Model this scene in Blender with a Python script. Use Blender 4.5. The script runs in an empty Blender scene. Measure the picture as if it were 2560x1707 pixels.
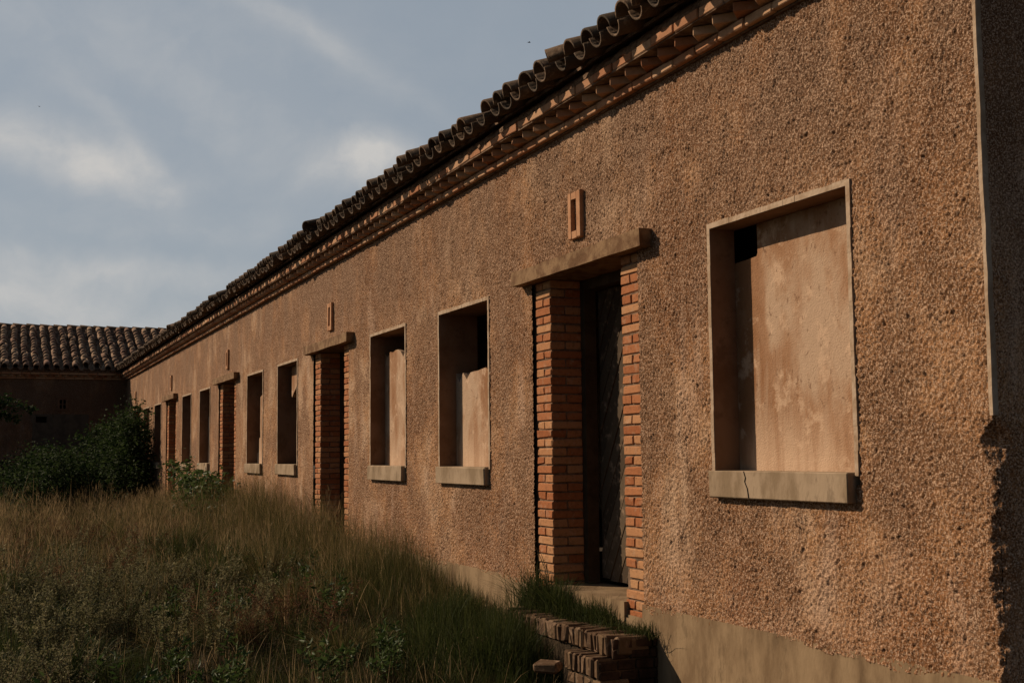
import bpy, math, random
import numpy as np
from mathutils import Vector, Matrix
random.seed(7); rng = np.random.default_rng(11)
R = math.radians
sc = bpy.context.scene
COL = sc.collection

# ------------------------------------------------------------------ camera
# world: x runs along the facade (the far end is negative), y goes into the wall, z up; z = 0 is eye level
CAM_D = 3.6575
GZ = -1.5                                    # ground level
th, pi_, ro = R(22.706), R(5.1365), R(-0.5804)
f_ = Vector((-math.cos(th)*math.cos(pi_), math.sin(th)*math.cos(pi_), math.sin(pi_)))
r_ = f_.cross(Vector((0, 0, 1))).normalized(); u_ = r_.cross(f_)
r2 = r_*math.cos(ro) + u_*math.sin(ro); u2 = -r_*math.sin(ro) + u_*math.cos(ro)
cam = bpy.data.objects.new('camera', bpy.data.cameras.new('camera')); COL.objects.link(cam)
cam.matrix_world = Matrix.Translation((0, -CAM_D, 0)) @ Matrix((r2, u2, -f_)).transposed().to_4x4()
cam.data.lens = 3142.34/2560*36; cam.data.sensor_width = 36; cam.data.sensor_fit = 'HORIZONTAL'
sc.cycles.diffuse_bounces = 1
cam.data.clip_start = 0.05; cam.data.clip_end = 3000
sc.camera = cam

def pdir(u, v):                               # world direction of a pixel of the 2560x1707 photograph
    d = f_*3142.34 + r2*(u-1280) - u2*(v-853.5)
    return d.normalized()

# ------------------------------------------------------------------ light
SUN = Vector((-1.03, -1.0, 0.87)).normalized()     # towards the sun
sc.view_settings.view_transform = 'Standard'; sc.view_settings.look = 'None'
sc.view_settings.gamma = 1.0; sc.view_settings.exposure = -0.28
sun = bpy.data.objects.new('sun', bpy.data.lights.new('sun', 'SUN')); COL.objects.link(sun)
sun.data.energy = 5.0; sun.data.angle = R(0.6); sun.data.color = (1.0, 0.78, 0.565)
sun.rotation_euler = SUN.to_track_quat('Z', 'Y').to_euler(); sun.location = (-10, -12, 12)

world = bpy.data.worlds.new('World'); sc.world = world; world.use_nodes = True
nt = world.node_tree; N = nt.nodes; L = nt.links; N.clear()
out = N.new('ShaderNodeOutputWorld'); bg = N.new('ShaderNodeBackground'); sky = N.new('ShaderNodeTexSky')
sky.sky_type = 'NISHITA'; sky.sun_disc = False; sky.sun_elevation = math.asin(SUN.z)
sky.sun_rotation = math.atan2(SUN.x, SUN.y); sky.air_density = 1.0; sky.dust_density = 1.2; sky.ozone_density = 1.0
bg.inputs['Strength'].default_value = 0.05

def wn(t, **kw):
    n = N.new(t)
    for k, v in kw.items(): setattr(n, k, v)
    return n
tc = wn('ShaderNodeTexCoord')
warp = wn('ShaderNodeTexNoise'); warp.inputs['Scale'].default_value = 5; warp.inputs['Detail'].default_value = 5
L.new(tc.outputs['Generated'], warp.inputs['Vector'])
wsub = wn('ShaderNodeVectorMath', operation='SUBTRACT'); L.new(warp.outputs['Color'], wsub.inputs[0]); wsub.inputs[1].default_value = (.5, .5, .5)
wsc = wn('ShaderNodeVectorMath', operation='SCALE'); L.new(wsub.outputs[0], wsc.inputs[0]); wsc.inputs['Scale'].default_value = 0.10
wad = wn('ShaderNodeVectorMath', operation='ADD'); L.new(tc.outputs['Generated'], wad.inputs[0]); L.new(wsc.outputs[0], wad.inputs[1])
def wmath(op, a, b=None, clamp=False):
    n = wn('ShaderNodeMath', operation=op, use_clamp=clamp)
    for i, x in enumerate((a, b)):
        if x is None: continue
        if isinstance(x, (int, float)): n.inputs[i].default_value = x
        else: L.new(x, n.inputs[i])
    return n.outputs[0]
# soft cloud banks, each round its own direction in the sky: centre, long axis end, half width, strength
total = None
def cloud(c, e, wdt, amt, power=1.0):
    global total
    dc = pdir(*c); de = pdir(*e)
    ax = (de - dc); ln = ax.length; ax.normalize()
    ay = dc.cross(ax).normalized()
    wd = wdt/3142.0
    sub = wn('ShaderNodeVectorMath', operation='SUBTRACT'); L.new(wad.outputs[0], sub.inputs[0]); sub.inputs[1].default_value = dc
    d1 = wn('ShaderNodeVectorMath', operation='DOT_PRODUCT'); L.new(sub.outputs[0], d1.inputs[0]); d1.inputs[1].default_value = ax/ln
    d2 = wn('ShaderNodeVectorMath', operation='DOT_PRODUCT'); L.new(sub.outputs[0], d2.inputs[0]); d2.inputs[1].default_value = ay/wd
    d3 = wn('ShaderNodeVectorMath', operation='DOT_PRODUCT'); L.new(tc.outputs['Generated'], d3.inputs[0]); d3.inputs[1].default_value = dc
    s = wmath('ADD', wmath('MULTIPLY', d1.outputs['Value'], d1.outputs['Value']), wmath('MULTIPLY', d2.outputs['Value'], d2.outputs['Value']))
    g = wmath('EXPONENT', wmath('MULTIPLY', s, -1.0))
    g = wmath('MULTIPLY', g, wmath('GREATER_THAN', d3.outputs['Value'], 0.2))
    g = wmath('MULTIPLY', g, amt)
    total = g if total is None else wmath('ADD', total, g)
cloud((150, 385), (420, 470), 60, .95)
cloud((330, 380), (210, 230), 34, .35)
cloud((640, 350), (900, 470), 120, .20)
cloud((868, 440), (985, 415), 44, 1.15)
cloud((120, 760), (700, 790), 60, .30)
cloud((700, 60), (1010, 260), 34, .32)
cloud((250, 655), (700, 700), 32, .42)
cloud((330, 560), (900, 600), 50, .22)
cloud((300, 90), (900, 200), 150, .22)
cloud((60, 700), (420, 740), 75, .45)
mp = wn('ShaderNodeMapping'); mp.inputs['Scale'].default_value = (2.0, 10, 14); mp.inputs['Rotation'].default_value = (0.2, 0.35, 0.5)
L.new(wad.outputs[0], mp.inputs['Vector'])
cn = wn('ShaderNodeTexNoise'); cn.inputs['Scale'].default_value = 1.6; cn.inputs['Detail'].default_value = 8; cn.inputs['Roughness'].default_value = .6
L.new(mp.outputs[0], cn.inputs['Vector'])
cr = wn('ShaderNodeMapRange'); cr.inputs['From Min'].default_value = .40; cr.inputs['From Max'].default_value = .78; L.new(cn.outputs['Fac'], cr.inputs['Value'])
mask = wmath('ADD', wmath('MULTIPLY', total, wmath('ADD', wmath('MULTIPLY', cr.outputs[0], .9), .55)), wmath('MULTIPLY', cr.outputs[0], .06), clamp=True)
tint = wn('ShaderNodeMix', data_type='RGBA', blend_type='MULTIPLY'); tint.inputs[0].default_value = 1.0
L.new(sky.outputs[0], tint.inputs[6]); tint.inputs[7].default_value = (.80, .80, .80, 1)
haze = wn('ShaderNodeMix', data_type='RGBA'); vd = wn('ShaderNodeVectorMath', operation='DOT_PRODUCT'); L.new(tc.outputs['Generated'], vd.inputs[0]); vd.inputs[1].default_value = Vector((-.9, .25, .3)).normalized()
vr = wn('ShaderNodeMapRange', interpolation_type='SMOOTHSTEP'); vr.inputs['From Min'].default_value = .15; vr.inputs['From Max'].default_value = .8; vr.inputs['To Max'].default_value = .62
L.new(vd.outputs['Value'], vr.inputs['Value']); L.new(vr.outputs[0], haze.inputs[0])
L.new(tint.outputs[2], haze.inputs[6]); haze.inputs[7].default_value = (9.9, 11.3, 12.8, 1)     # thin high veil
cm = wn('ShaderNodeMix', data_type='RGBA'); L.new(mask, cm.inputs[0]); L.new(haze.outputs[2], cm.inputs[6]); cm.inputs[7].default_value = (13.6, 13.3, 12.9, 1)
L.new(cm.outputs[2], bg.inputs['Color']); L.new(bg.outputs[0], out.inputs[0])

# ------------------------------------------------------------------ helpers
class MB:
    def __init__(s): s.v = []; s.f = []
    def add(s, vs, fs):
        o = len(s.v); s.v += [tuple(p) for p in vs]; s.f += [tuple(i+o for i in q) for q in fs]
    def box(s, x0, x1, y0, y1, z0, z1, M=None, jit=0):
        vs = [Vector((x, y, z)) for x in (x0, x1) for y in (y0, y1) for z in (z0, z1)]
        if jit: vs = [v + Vector([random.uniform(-jit, jit) for _ in range(3)]) for v in vs]
        if M is not None: vs = [M @ v for v in vs]
        s.add(vs, [(0, 1, 3, 2), (4, 6, 7, 5), (0, 4, 5, 1), (2, 3, 7, 6), (0, 2, 6, 4), (1, 5, 7, 3)])
    def brick(s, x0, x1, y0, y1, z0, z1, M=None, jit=.002, cham=.004, n=3):
        """worn brick: a box with softened, chipped corners"""
        cx, cy, cz = (x0+x1)/2, (y0+y1)/2, (z0+z1)/2
        hx, hy, hz = (x1-x0)/2, (y1-y0)/2, (z1-z0)/2
        vs = []; fs = []
        c = min(cham, hx*.4, hy*.4, hz*.4)
        idx = {}
        for sx in (-1, 1):
            for sy in (-1, 1):
                for sz in (-1, 1):
                    k = c*random.uniform(.5, 1.6) if random.random() > .08 else c*3
                    k = min(k, hx*.5, hy*.5, hz*.5)
                    j = Vector([random.uniform(-jit, jit) for _ in range(3)])
                    for a in range(3):
                        p = [sx*(hx-(k if a != 0 else 0)), sy*(hy-(k if a != 1 else 0)), sz*(hz-(k if a != 2 else 0))]
                        idx[(sx, sy, sz, a)] = len(vs); vs.append(Vector((cx+p[0], cy+p[1], cz+p[2])) + j)
        I = idx
        for q in (-1, 1):
            F = lambda L_: fs.append(L_ if q > 0 else L_[::-1])
            F([I[(q, -1, -1, 0)], I[(q, 1, -1, 0)], I[(q, 1, 1, 0)], I[(q, -1, 1, 0)]])
            F([I[(-1, q, -1, 1)], I[(-1, q, 1, 1)], I[(1, q, 1, 1)], I[(1, q, -1, 1)]])
            F([I[(-1, -1, q, 2)], I[(1, -1, q, 2)], I[(1, 1, q, 2)], I[(-1, 1, q, 2)]])
        for a in (-1, 1):
            for b in (-1, 1):
                q = a*b
                F = lambda L_, q=q: fs.append(L_ if q > 0 else L_[::-1])
                F([I[(-1, a, b, 2)], I[(1, a, b, 2)], I[(1, a, b, 1)], I[(-1, a, b, 1)]][::-1])
                F([I[(a, -1, b, 0)], I[(a, 1, b, 0)], I[(a, 1, b, 2)], I[(a, -1, b, 2)]][::-1])
                F([I[(a, b, -1, 1)], I[(a, b, 1, 1)], I[(a, b, 1, 0)], I[(a, b, -1, 0)]][::-1])
        for sx in (-1, 1):
            for sy in (-1, 1):
                for sz in (-1, 1):
                    t = [I[(sx, sy, sz, 0)], I[(sx, sy, sz, 1)], I[(sx, sy, sz, 2)]]
                    fs.append(t if sx*sy*sz > 0 else t[::-1])
        if M is not None: vs = [M @ v for v in vs]
        s.add(vs, fs)
    def prism(s, pts, y0, y1, M=None):
        """polygon in x,z extruded from y0 to y1"""
        n = len(pts)
        vs = [Vector((p[0], y0, p[1])) for p in pts] + [Vector((p[0], y1, p[1])) for p in pts]
        if M is not None: vs = [M @ v for v in vs]
        s.add(vs, [tuple(range(n)), tuple(range(2*n-1, n-1, -1))] + [(i+n, (i+1) % n+n, (i+1) % n, i) for i in range(n)])
    def tube(s, pts, rad, n=5):
        rings = []
        for i, p in enumerate(pts):
            p = Vector(p); a = Vector(pts[max(i-1, 0)]); b = Vector(pts[min(i+1, len(pts)-1)])
            d = (b-a).normalized(); q = d.orthogonal().normalized(); w = d.cross(q)
            r = rad[i] if hasattr(rad, '__len__') else rad
            rings.append([p+(q*math.cos(2*math.pi*k/n)+w*math.sin(2*math.pi*k/n))*r for k in range(n)])
        vs = [v for rg in rings for v in rg]
        fs = [(i*n+k, i*n+(k+1) % n, (i+1)*n+(k+1) % n, (i+1)*n+k) for i in range(len(pts)-1) for k in range(n)]
        fs += [tuple(range(n))[::-1], tuple((len(pts)-1)*n+k for k in range(n))]
        s.add(vs, fs)
    def build(s, name, mat, parent=None, smooth=False):
        me = bpy.data.meshes.new(name); me.from_pydata(s.v, [], s.f); me.validate(); me.update()
        return link(name, me, mat, parent, smooth)

def link(name, me, mat, parent=None, smooth=False):
    if mat: me.materials.append(mat)
    if smooth: me.polygons.foreach_set('use_smooth', [True]*len(me.polygons))
    o = bpy.data.objects.new(name, me); COL.objects.link(o)
    if parent is not None:
        o.parent = parent; w = parent; off = Vector((0, 0, 0))
        if parent.type == 'EMPTY': off = parent.location.copy()
        elif parent.parent: off = parent.parent.location.copy()
        if parent.type == 'EMPTY' and off.length > 0:
            me.transform(Matrix.Translation(-off))
        elif parent.type == 'MESH' and off.length > 0:
            me.transform(Matrix.Translation(-off))
    return o
def npmesh(name, verts, faces, mat, parent=None, smooth=False):
    """faces: list of int arrays (k,n)"""
    me = bpy.data.meshes.new(name)
    verts = np.asarray(verts, np.float32)
    me.vertices.add(len(verts)); me.vertices.foreach_set('co', verts.ravel())
    li = np.concatenate([f.ravel() for f in faces]).astype(np.int32)
    tot = np.concatenate([np.full(len(f), f.shape[1]) for f in faces]).astype(np.int32)
    st = np.concatenate([[0], np.cumsum(tot)[:-1]]).astype(np.int32)
    me.loops.add(len(li)); me.loops.foreach_set('vertex_index', li)
    me.polygons.add(len(tot)); me.polygons.foreach_set('loop_start', st); me.polygons.foreach_set('loop_total', tot)
    me.update(calc_edges=True)
    return link(name, me, mat, parent, smooth)
def tag(o, label=None, cat=None, group=None, kind=None):
    for k, v in (('label', label), ('category', cat), ('group', group), ('kind', kind)):
        if v: o[k] = v
    return o
def empty(name, loc, label, cat, group=None):
    o = bpy.data.objects.new(name, None); COL.objects.link(o); o.location = loc; o.empty_display_size = .2
    return tag(o, label, cat, group)

# ------------------------------------------------------------------ materials
class NM:
    def __init__(s, name, rough=.9, spec=.2):
        s.m = bpy.data.materials.new(name); s.m.use_nodes = True
        s.t = s.m.node_tree; s.N = s.t.nodes; s.L = s.t.links
        s.b = s.N['Principled BSDF']; s.b.inputs['Roughness'].default_value = rough
        s.b.inputs['Specular IOR Level'].default_value = spec
        g = s.N.new('ShaderNodeNewGeometry'); s.pos = g.outputs['Position']; s.isl = g.outputs['Random Per Island']
    def new(s, t, **kw):
        n = s.N.new(t)
        for k, v in kw.items(): setattr(n, k, v)
        return n
    def noise(s, scale, detail=4, rough=.55, stretch=None, off=0):
        n = s.new('ShaderNodeTexNoise'); n.inputs['Scale'].default_value = scale
        n.inputs['Detail'].default_value = detail; n.inputs['Roughness'].default_value = rough
        mp = s.new('ShaderNodeMapping'); mp.inputs['Location'].default_value = (off, off*1.7, off*.6)
        if stretch: mp.inputs['Scale'].default_value = stretch
        s.L.new(s.pos, mp.inputs['Vector']); s.L.new(mp.outputs[0], n.inputs['Vector'])
        return n.outputs['Fac']
    def rng(s, x, a, b, c=0., d=1.):
        n = s.new('ShaderNodeMapRange'); s.L.new(x, n.inputs['Value'])
        for k, v in zip(('From Min', 'From Max', 'To Min', 'To Max'), (a, b, c, d)): n.inputs[k].default_value = v
        return n.outputs[0]
    def ramp(s, x, stops):
        n = s.new('ShaderNodeValToRGB'); s.L.new(x, n.inputs[0]); e = n.color_ramp.elements
        while len(e) < len(stops): e.new(.5)
        for i, (p, c) in enumerate(stops): e[i].position = p; e[i].color = (*c, 1)
        return n.outputs[0]
    def mix(s, fac, a, b, mode='MIX'):
        n = s.new('ShaderNodeMix', data_type='RGBA', blend_type=mode)
        for i, x in ((0, fac), (6, a), (7, b)):
            if isinstance(x, (int, float)): n.inputs[i].default_value = x
            elif isinstance(x, tuple): n.inputs[i].default_value = (*x, 1)
            else: s.L.new(x, n.inputs[i])
        return n.outputs[2]
    def math(s, op, a, b, clamp=False):
        n = s.new('ShaderNodeMath', operation=op, use_clamp=clamp)
        for i, x in ((0, a), (1, b)):
            if isinstance(x, (int, float)): n.inputs[i].default_value = x
            else: s.L.new(x, n.inputs[i])
        return n.outputs[0]
    def sepz(s):
        n = s.new('ShaderNodeSeparateXYZ'); s.L.new(s.pos, n.inputs[0]); return n.outputs
    def bump(s, h, dist, strength=1.):
        n = s.new('ShaderNodeBump'); n.inputs['Strength'].default_value = strength; n.inputs['Distance'].default_value = dist
        s.L.new(h, n.inputs['Height']); s.L.new(n.outputs[0], s.b.inputs['Normal'])
    def col(s, c):
        if isinstance(c, tuple): s.b.inputs['Base Color'].default_value = (*c, 1)
        else: s.L.new(c, s.b.inputs['Base Color'])
        return s.m

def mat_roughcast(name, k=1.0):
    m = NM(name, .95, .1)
    big = m.noise(.75, 4, .55); med = m.noise(3.0, 5, .62, (1, 1, .7), 5); streak = m.noise(4.5, 5, .65, (1, 1, .20), 9)
    c = m.ramp(m.math('ADD', m.math('MULTIPLY', big, .55), m.math('MULTIPLY', med, .45)),
               [(.42, (.20*k, .090*k, .038*k)), (.47, (.33*k, .160*k, .070*k)), (.53, (.42*k, .225*k, .108*k)), (.59, (.54*k, .355*k, .220*k))])
    c = m.mix(m.rng(streak, .53, .66, 0, .42), c, (.60*k, .44*k, .33*k))
    c = m.mix(m.rng(m.noise(1.7, 5, .6, (1, 1, .8), 17), .49, .57, 0, .85), c, (.21*k, .108*k, .054*k))
    z = m.sepz()[2]
    c = m.mix(m.math('MULTIPLY', m.rng(z, .7, 1.9), m.rng(m.noise(2.1, 4, .6, (1, 1, .4), 31), .42, .56, .15, .95)), c, (.20*k, .115*k, .068*k))  # weathering under the eaves
    c = m.mix(m.math('MULTIPLY', m.rng(z, -.35, -.95), m.rng(med, .4, .6, 0, .55)), c, (.31*k, .125*k, .055*k))
    c = m.mix(m.rng(m.noise(2.6, 5, .65, (1, 1, .28), 53), .53, .62, 0, .6), c, (.19*k, .10*k, .052*k))
    fine = m.noise(84, 4, .66); amt = m.rng(m.noise(2.6, 4, .6, None, 41),   .40, .60, .50, .92); c = m.mix(m.math('MULTIPLY', m.rng(fine, .46, .57, 0, 1), amt), c, (.10*k, .046*k, .021*k))
    spk = m.noise(118, 3, .58, None, 3); c = m.mix(m.rng(spk, .51, .60, 0, .62), c, (.74*k, .52*k, .36*k))
    m.bump(m.math('ADD', m.math('SUBTRACT', m.math('MULTIPLY', spk, 1.2), fine), m.noise(200, 2, .5, None, 4)), .0065, .8)
    return m.col(c)
def mat_plaster(name, base, light, dark, rough=.85):
    m = NM(name, rough, .2)
    big = m.noise(2.2, 5, .6, (1, 1, .55)); st = m.noise(6, 5, .6, (1, 1, .12), 7)
    c = m.ramp(big, [(.40, dark), (.5, base), (.59, light)])
    c = m.mix(m.rng(st, .52, .64, 0, .6), c, light)
    c = m.mix(m.rng(m.noise(5.5, 7, .72, None, 23), .54, .62, 0, .7), c, tuple(x*1.3 for x in light))
    c = m.mix(m.rng(m.noise(28, 4, .7, (1, 1, .6), 3), .60, .68, 0, .7), c, tuple(x*.5 for x in dark))
    z = m.sepz()[2]
    c = m.mix(m.math('MULTIPLY', m.rng(z, .25, -.05), m.rng(st, .35, .6, .1, .85)), c, tuple(x*1.25 for x in light))
    m.bump(m.math('ADD', m.noise(24, 6, .65, None, 1), m.noise(120, 2, .5)), .006, .6)
    return m.col(c)
def mat_brick(name, a, b, c_, dirt=.3, rough=.9):
    m = NM(name, rough, .15)
    c = m.ramp(m.isl, [(0, a), (.45, b), (1, c_)])
    c = m.mix(m.rng(m.noise(38, 4, .65), .5, .72, 0, dirt), c, (.09, .045, .022))
    c = m.mix(m.rng(m.noise(14, 4, .65, None, 4), .56, .70, 0, .4), c, (.52, .36, .24))
    m.bump(m.math('ADD', m.noise(60, 4, .6), m.noise(220, 2, .5)), .004, .6)
    return m.col(c)
def mat_simple(name, a, b, scale=8, rough=.9, bump=.004, stretch=None, spec=.15):
    m = NM(name, rough, spec)
    n = m.noise(scale, 6, .62, stretch)
    c = m.ramp(n, [(.40, a), (.58, b)])
    c = m.mix(m.rng(m.noise(scale*2.7, 5, .7, stretch, 13), .56, .66, 0, .45), c, tuple(x*.55 for x in a))
    if bump: m.bump(m.noise(scale*6, 4, .6, stretch), bump, .7)
    return m.col(c)
def mat_leaf(name, a, b, c_, trans=.35, rough=.6, big=1.3):
    m = NM(name, rough, .12)
    c = m.ramp(m.isl, [(0, a), (.5, b), (1, c_)])
    c = m.mix(m.rng(m.noise(big, 3, .6), .42, .62, 0, .55), c, a)
    m.col(c)
    tr = m.new('ShaderNodeBsdfTranslucent'); m.L.new(c, tr.inputs[0])
    ms = m.new('ShaderNodeMixShader'); ms.inputs[0].default_value = trans
    m.L.new(m.b.outputs[0], ms.inputs[1]); m.L.new(tr.outputs[0], ms.inputs[2])
    m.L.new(ms.outputs[0], m.N['Material Output'].inputs[0])
    return m.m

M_ROUGH = mat_roughcast('roughcast_render')
M_ROUGH2 = mat_roughcast('shaded_roughcast', .58)  # darker copy for the far wing, its shade put into the colour
M_PLAST = mat_plaster('ochre_plaster', (.35, .195, .105), (.47, .325, .215), (.28, .135, .06))
M_TRIM = mat_simple('pale_render_trim', (.36, .25, .16), (.50, .38, .27), 9, .9, .005)
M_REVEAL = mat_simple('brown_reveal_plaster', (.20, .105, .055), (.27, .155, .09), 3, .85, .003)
M_CONC = mat_simple('concrete', (.25, .18, .11), (.38, .285, .19), 6, .9, .004, (1, 1, .5))
M_LINT = mat_simple('stained_concrete', (.15, .08, .038), (.27, .17, .09), 9, .9, .006)
M_PLINTH = mat_simple('plinth_render', (.19, .125, .068), (.30, .21, .12), 4, .92, .006, (1, 1, .45))
M_BRICK = mat_brick('orange_brick', (.34, .115, .042), (.42, .165, .068), (.50, .27, .13), .45)
M_CBRICK = mat_brick('cornice_brick', (.36, .15, .07), (.46, .235, .125), (.54, .34, .20), .25)
M_OBRICK = mat_brick('mossy_old_brick', (.085, .05, .027), (.13, .078, .042), (.19, .125, .068), .75)
M_MORTAR = mat_simple('mortar', (.13, .08, .05), (.25, .165, .105), 20, .95, .004)
M_TILE = mat_brick('eave_tile', (.065, .05, .036), (.11, .08, .055), (.16, .105, .065), .7)
M_TILE2 = mat_brick('clay_tile', (.16, .085, .055), (.24, .15, .095), (.30, .205, .13), .5)
M_WOOD = mat_brick('grey_door_wood', (.05, .035, .022), (.085, .062, .04), (.15, .11, .07), .5)
M_FRAME = mat_simple('brown_door_frame', (.055, .035, .018), (.085, .055, .03), 6, .75, .002)
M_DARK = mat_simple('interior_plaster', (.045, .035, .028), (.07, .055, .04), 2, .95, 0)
M_GRD = mat_simple('soil', (.035, .025, .015), (.075, .052, .03), 6, .98, .02)

# ------------------------------------------------------------------ facade layout (metres, z from eye level)
XR, XL = -3.83, -37.0                    # near corner, far corner
ZC = 2.21                                # foot of the cornice
PZ = -.925                               # top of the plinth
HW = .028                                # width of the pale strip round the windows
doors = [-7.53, -14.175, -20.90, -27.66, -34.40]
windows = [(-5.884, -4.695), (-10.372, -9.213), (-12.505, -11.35), (-16.98, -15.83), (-19.15, -18.0),
           (-23.74, -22.6), (-25.985, -24.83), (-30.5, -29.35), (-32.7, -31.55)]
WB, WT = -.092, 1.224
holes = [(a-HW, b+HW, WB-.06, WT+HW) for a, b in windows] + [(c-.815, c+.80, -1.7, 1.285) for c in doors]

# roughcast relief, one periodic tile of filtered noise
NT, PX = 1024, .0042
def band(lo, hi, seed):
    r = np.random.default_rng(seed); w = np.fft.rfft2(r.standard_normal((NT, NT)))
    fx = np.fft.fftfreq(NT, PX)[:, None]; fy = np.fft.rfftfreq(NT, PX)[None, :]
    fr = np.hypot(fx, fy); g = np.exp(-((fr-(lo+hi)/2)/((hi-lo)/2))**2)
    a = np.fft.irfft2(w*g, s=(NT, NT)); return a/a.std()
B1 = band(16, 54, 1); B2 = band(50, 115, 2); B3 = band(2, 9, 3)
B4 = band(8, 30, 4)
RELIEF = np.tanh(.62*B1+.46*B2)+.15*B4+.20*B3
RELIEF *= .72+.40*np.clip(B3*.5+.5, 0, 1)
RELIEF -= RELIEF.mean()
def relief(x, z):
    gx = (x/PX) % NT; gz = (z/PX) % NT
    i = np.floor(gx).astype(int); j = np.floor(gz).astype(int); a = gx-i; b = gz-j
    i1 = (i+1) % NT; j1 = (j+1) % NT; i %= NT; j %= NT
    return RELIEF[i, j]*(1-a)*(1-b)+RELIEF[i1, j]*a*(1-b)+RELIEF[i, j1]*(1-a)*b+RELIEF[i1, j1]*a*b
def coords(a, b, stepf, snaps):
    xs = [a]; x = a
    while x < b:
        x += stepf(x); xs.append(min(x, b))
    xs = np.array(xs)
    for s in snaps:
        if a < s < b:
            k = np.argmin(abs(xs-s)); xs[k] = s
    return np.unique(xs)
def erosion(z):                          # how far the near corner has crumbled at height z
    e = np.interp(z, [-1.6, -.95, -.80, -.70, -.62, -.50, -.40, -.30, -.22, -.16, -.05, .02, .08, .11, .2, 3],
                  [.02, .02, .03, .018, .04, .065, .035, .05, .018, .012, .035, .08, .07, .018, .004, .004])
    return e + .012*np.sin(z*57)*np.sin(z*23)*(z < .1)

def grid_wall(name, us, zs, holes, posf, mat, parent, bottom=None, smooth=True):
    U, Z = np.meshgrid(us, zs, indexing='ij')
    P = posf(U, Z)
    nu, nz = len(us), len(zs)
    uc = (us[:-1]+us[1:])/2; zc = (zs[:-1]+zs[1:])/2
    keep = np.ones((nu-1, nz-1), bool)
    for a, b, c, d in holes:
        keep &= ~(((uc > a) & (uc < b))[:, None] & ((zc > c) & (zc < d))[None, :])
    if bottom is not None: keep &= zc[None, :] > bottom(uc)[:, None]
    i, j = np.nonzero(keep)
    v = i*nz+j
    F = np.stack([v, v+nz, v+nz+1, v+1], 1)
    used = np.zeros(nu*nz, bool); used[F.ravel()] = True
    rm = np.cumsum(used)-1
    return npmesh(name, P.reshape(-1, 3)[used], [rm[F]], mat, parent, smooth)

bld = empty('long_building', (-20, 0, GZ), 'long single-storey roughcast building with brick doorways, bricked-up windows and a clay tile eave', 'building')
hx = [h[0] for h in holes]+[h[1] for h in holes]; hz = sorted({h[2] for h in holes} | {h[3] for h in holes})
def stepx(x):
    d = -x
    return .0062 if d < 8.4 else .0095 if d < 13 else .017 if d < 20 else .03
xs = coords(XL, XR, stepx, hx)
zs = coords(-1.02, ZC+.045, lambda z: .0072, hz)
AMP = .0058
def pf(U, Z):
    A = AMP*np.interp(-U, [10, 14, 24], [1, .8, .45])
    h = relief(U, Z)*A
    s = XR-U; e = erosion(Z)
    X = U.copy(); Y = -.004 - h
    ch = s < e
    X = np.where(ch, XR-e+(e-s)/2, X); Y = np.where(ch, (e-s)/2 - h*1.3, Y)
    cl = (s < .034) & (Z > .13)                      # the smooth corner strip takes over here
    Y = np.where(cl & ~ch, np.maximum(Y, -.002), Y)
    return np.stack([X, Y, Z], -1)
def wob(x): return PZ + .012*np.sin(x*3.1)+.008*np.sin(x*11.7)+.006*np.sin(x*41)
wall = grid_wall('roughcast_wall', xs, zs, holes, pf, M_ROUGH, bld, wob)
# inner skin of the wall, same openings
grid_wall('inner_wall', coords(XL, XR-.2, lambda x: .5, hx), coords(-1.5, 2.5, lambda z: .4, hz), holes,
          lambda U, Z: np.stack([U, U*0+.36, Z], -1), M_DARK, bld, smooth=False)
# gable wall on the near end
def pg(V, Z):
    h = relief(V+2.3, Z)*AMP
    e = erosion(Z); t = V
    ch = t < e
    X = np.where(ch, XR-(e-t)/2 + h, XR+h); Y = np.where(ch, e/2+t/2, V)
    X = np.where((V < .034) & (Z > .13) & ~ch, np.minimum(X, XR+.001), X)
    return np.stack([X, Y, Z], -1)
ys = np.concatenate([coords(0, .5, lambda x: .009, []), coords(.5, 7.0, lambda x: .1, [])[1:]])
zsg = coords(-1.6, 3.72, lambda z: .012, [])
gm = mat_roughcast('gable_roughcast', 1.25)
U, Z = np.meshgrid(ys, zsg, indexing='ij'); P = pg(U, Z).reshape(-1, 3); nz = len(zsg)
uc = (ys[:-1]+ys[1:])/2; zc = (zsg[:-1]+zsg[1:])/2
lim = 2.50+.4*np.minimum(uc, 6.9-uc)
i, j = np.nonzero(zc[None, :] < lim[:, None]); v = i*nz+j
npmesh('gable_wall', P, [np.stack([v, v+nz, v+nz+1, v+1], 1)], gm, bld, True)
b = MB(); b.box(XL-.3, XR-.05, 6.6, 6.95, -1.6, 2.5); b.build('back_wall', gm, bld)
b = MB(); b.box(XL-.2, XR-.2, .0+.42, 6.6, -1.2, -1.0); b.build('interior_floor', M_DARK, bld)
# smooth corner strip, broken off below
b = MB()
def strip(z0, z1, wd_=.019):
    n = max(2, int((z1-z0)/.09)); lx = []
    for k in range(n+1):
        z = z0+(z1-z0)*k/n; w = wd_+.0012*math.sin(k*.7)+random.uniform(-.0015, .0015)
        o = random.uniform(-.0015, .0015)
        lx.append([(XR-w, .012, z), (XR-w, -.0105+o, z), (XR+.001+o, -.0105+o, z), (XR+.005+o, -.0105+o+.004, z), (XR+.005+o, w*.7, z), (XR-.012, w*.7, z)])
    vs = [p for r in lx for p in r]; fs = [(k*6+a, k*6+(a+1) % 6, (k+1)*6+(a+1) % 6, (k+1)*6+a) for k in range(n) for a in range(6)]
    fs += [tuple(range(6))[::-1], tuple(n*6+a for a in range(6))]
    b.add(vs, fs)
strip(.135, 2.2)
b.build('corner_strip', M_TRIM, bld)
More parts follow.
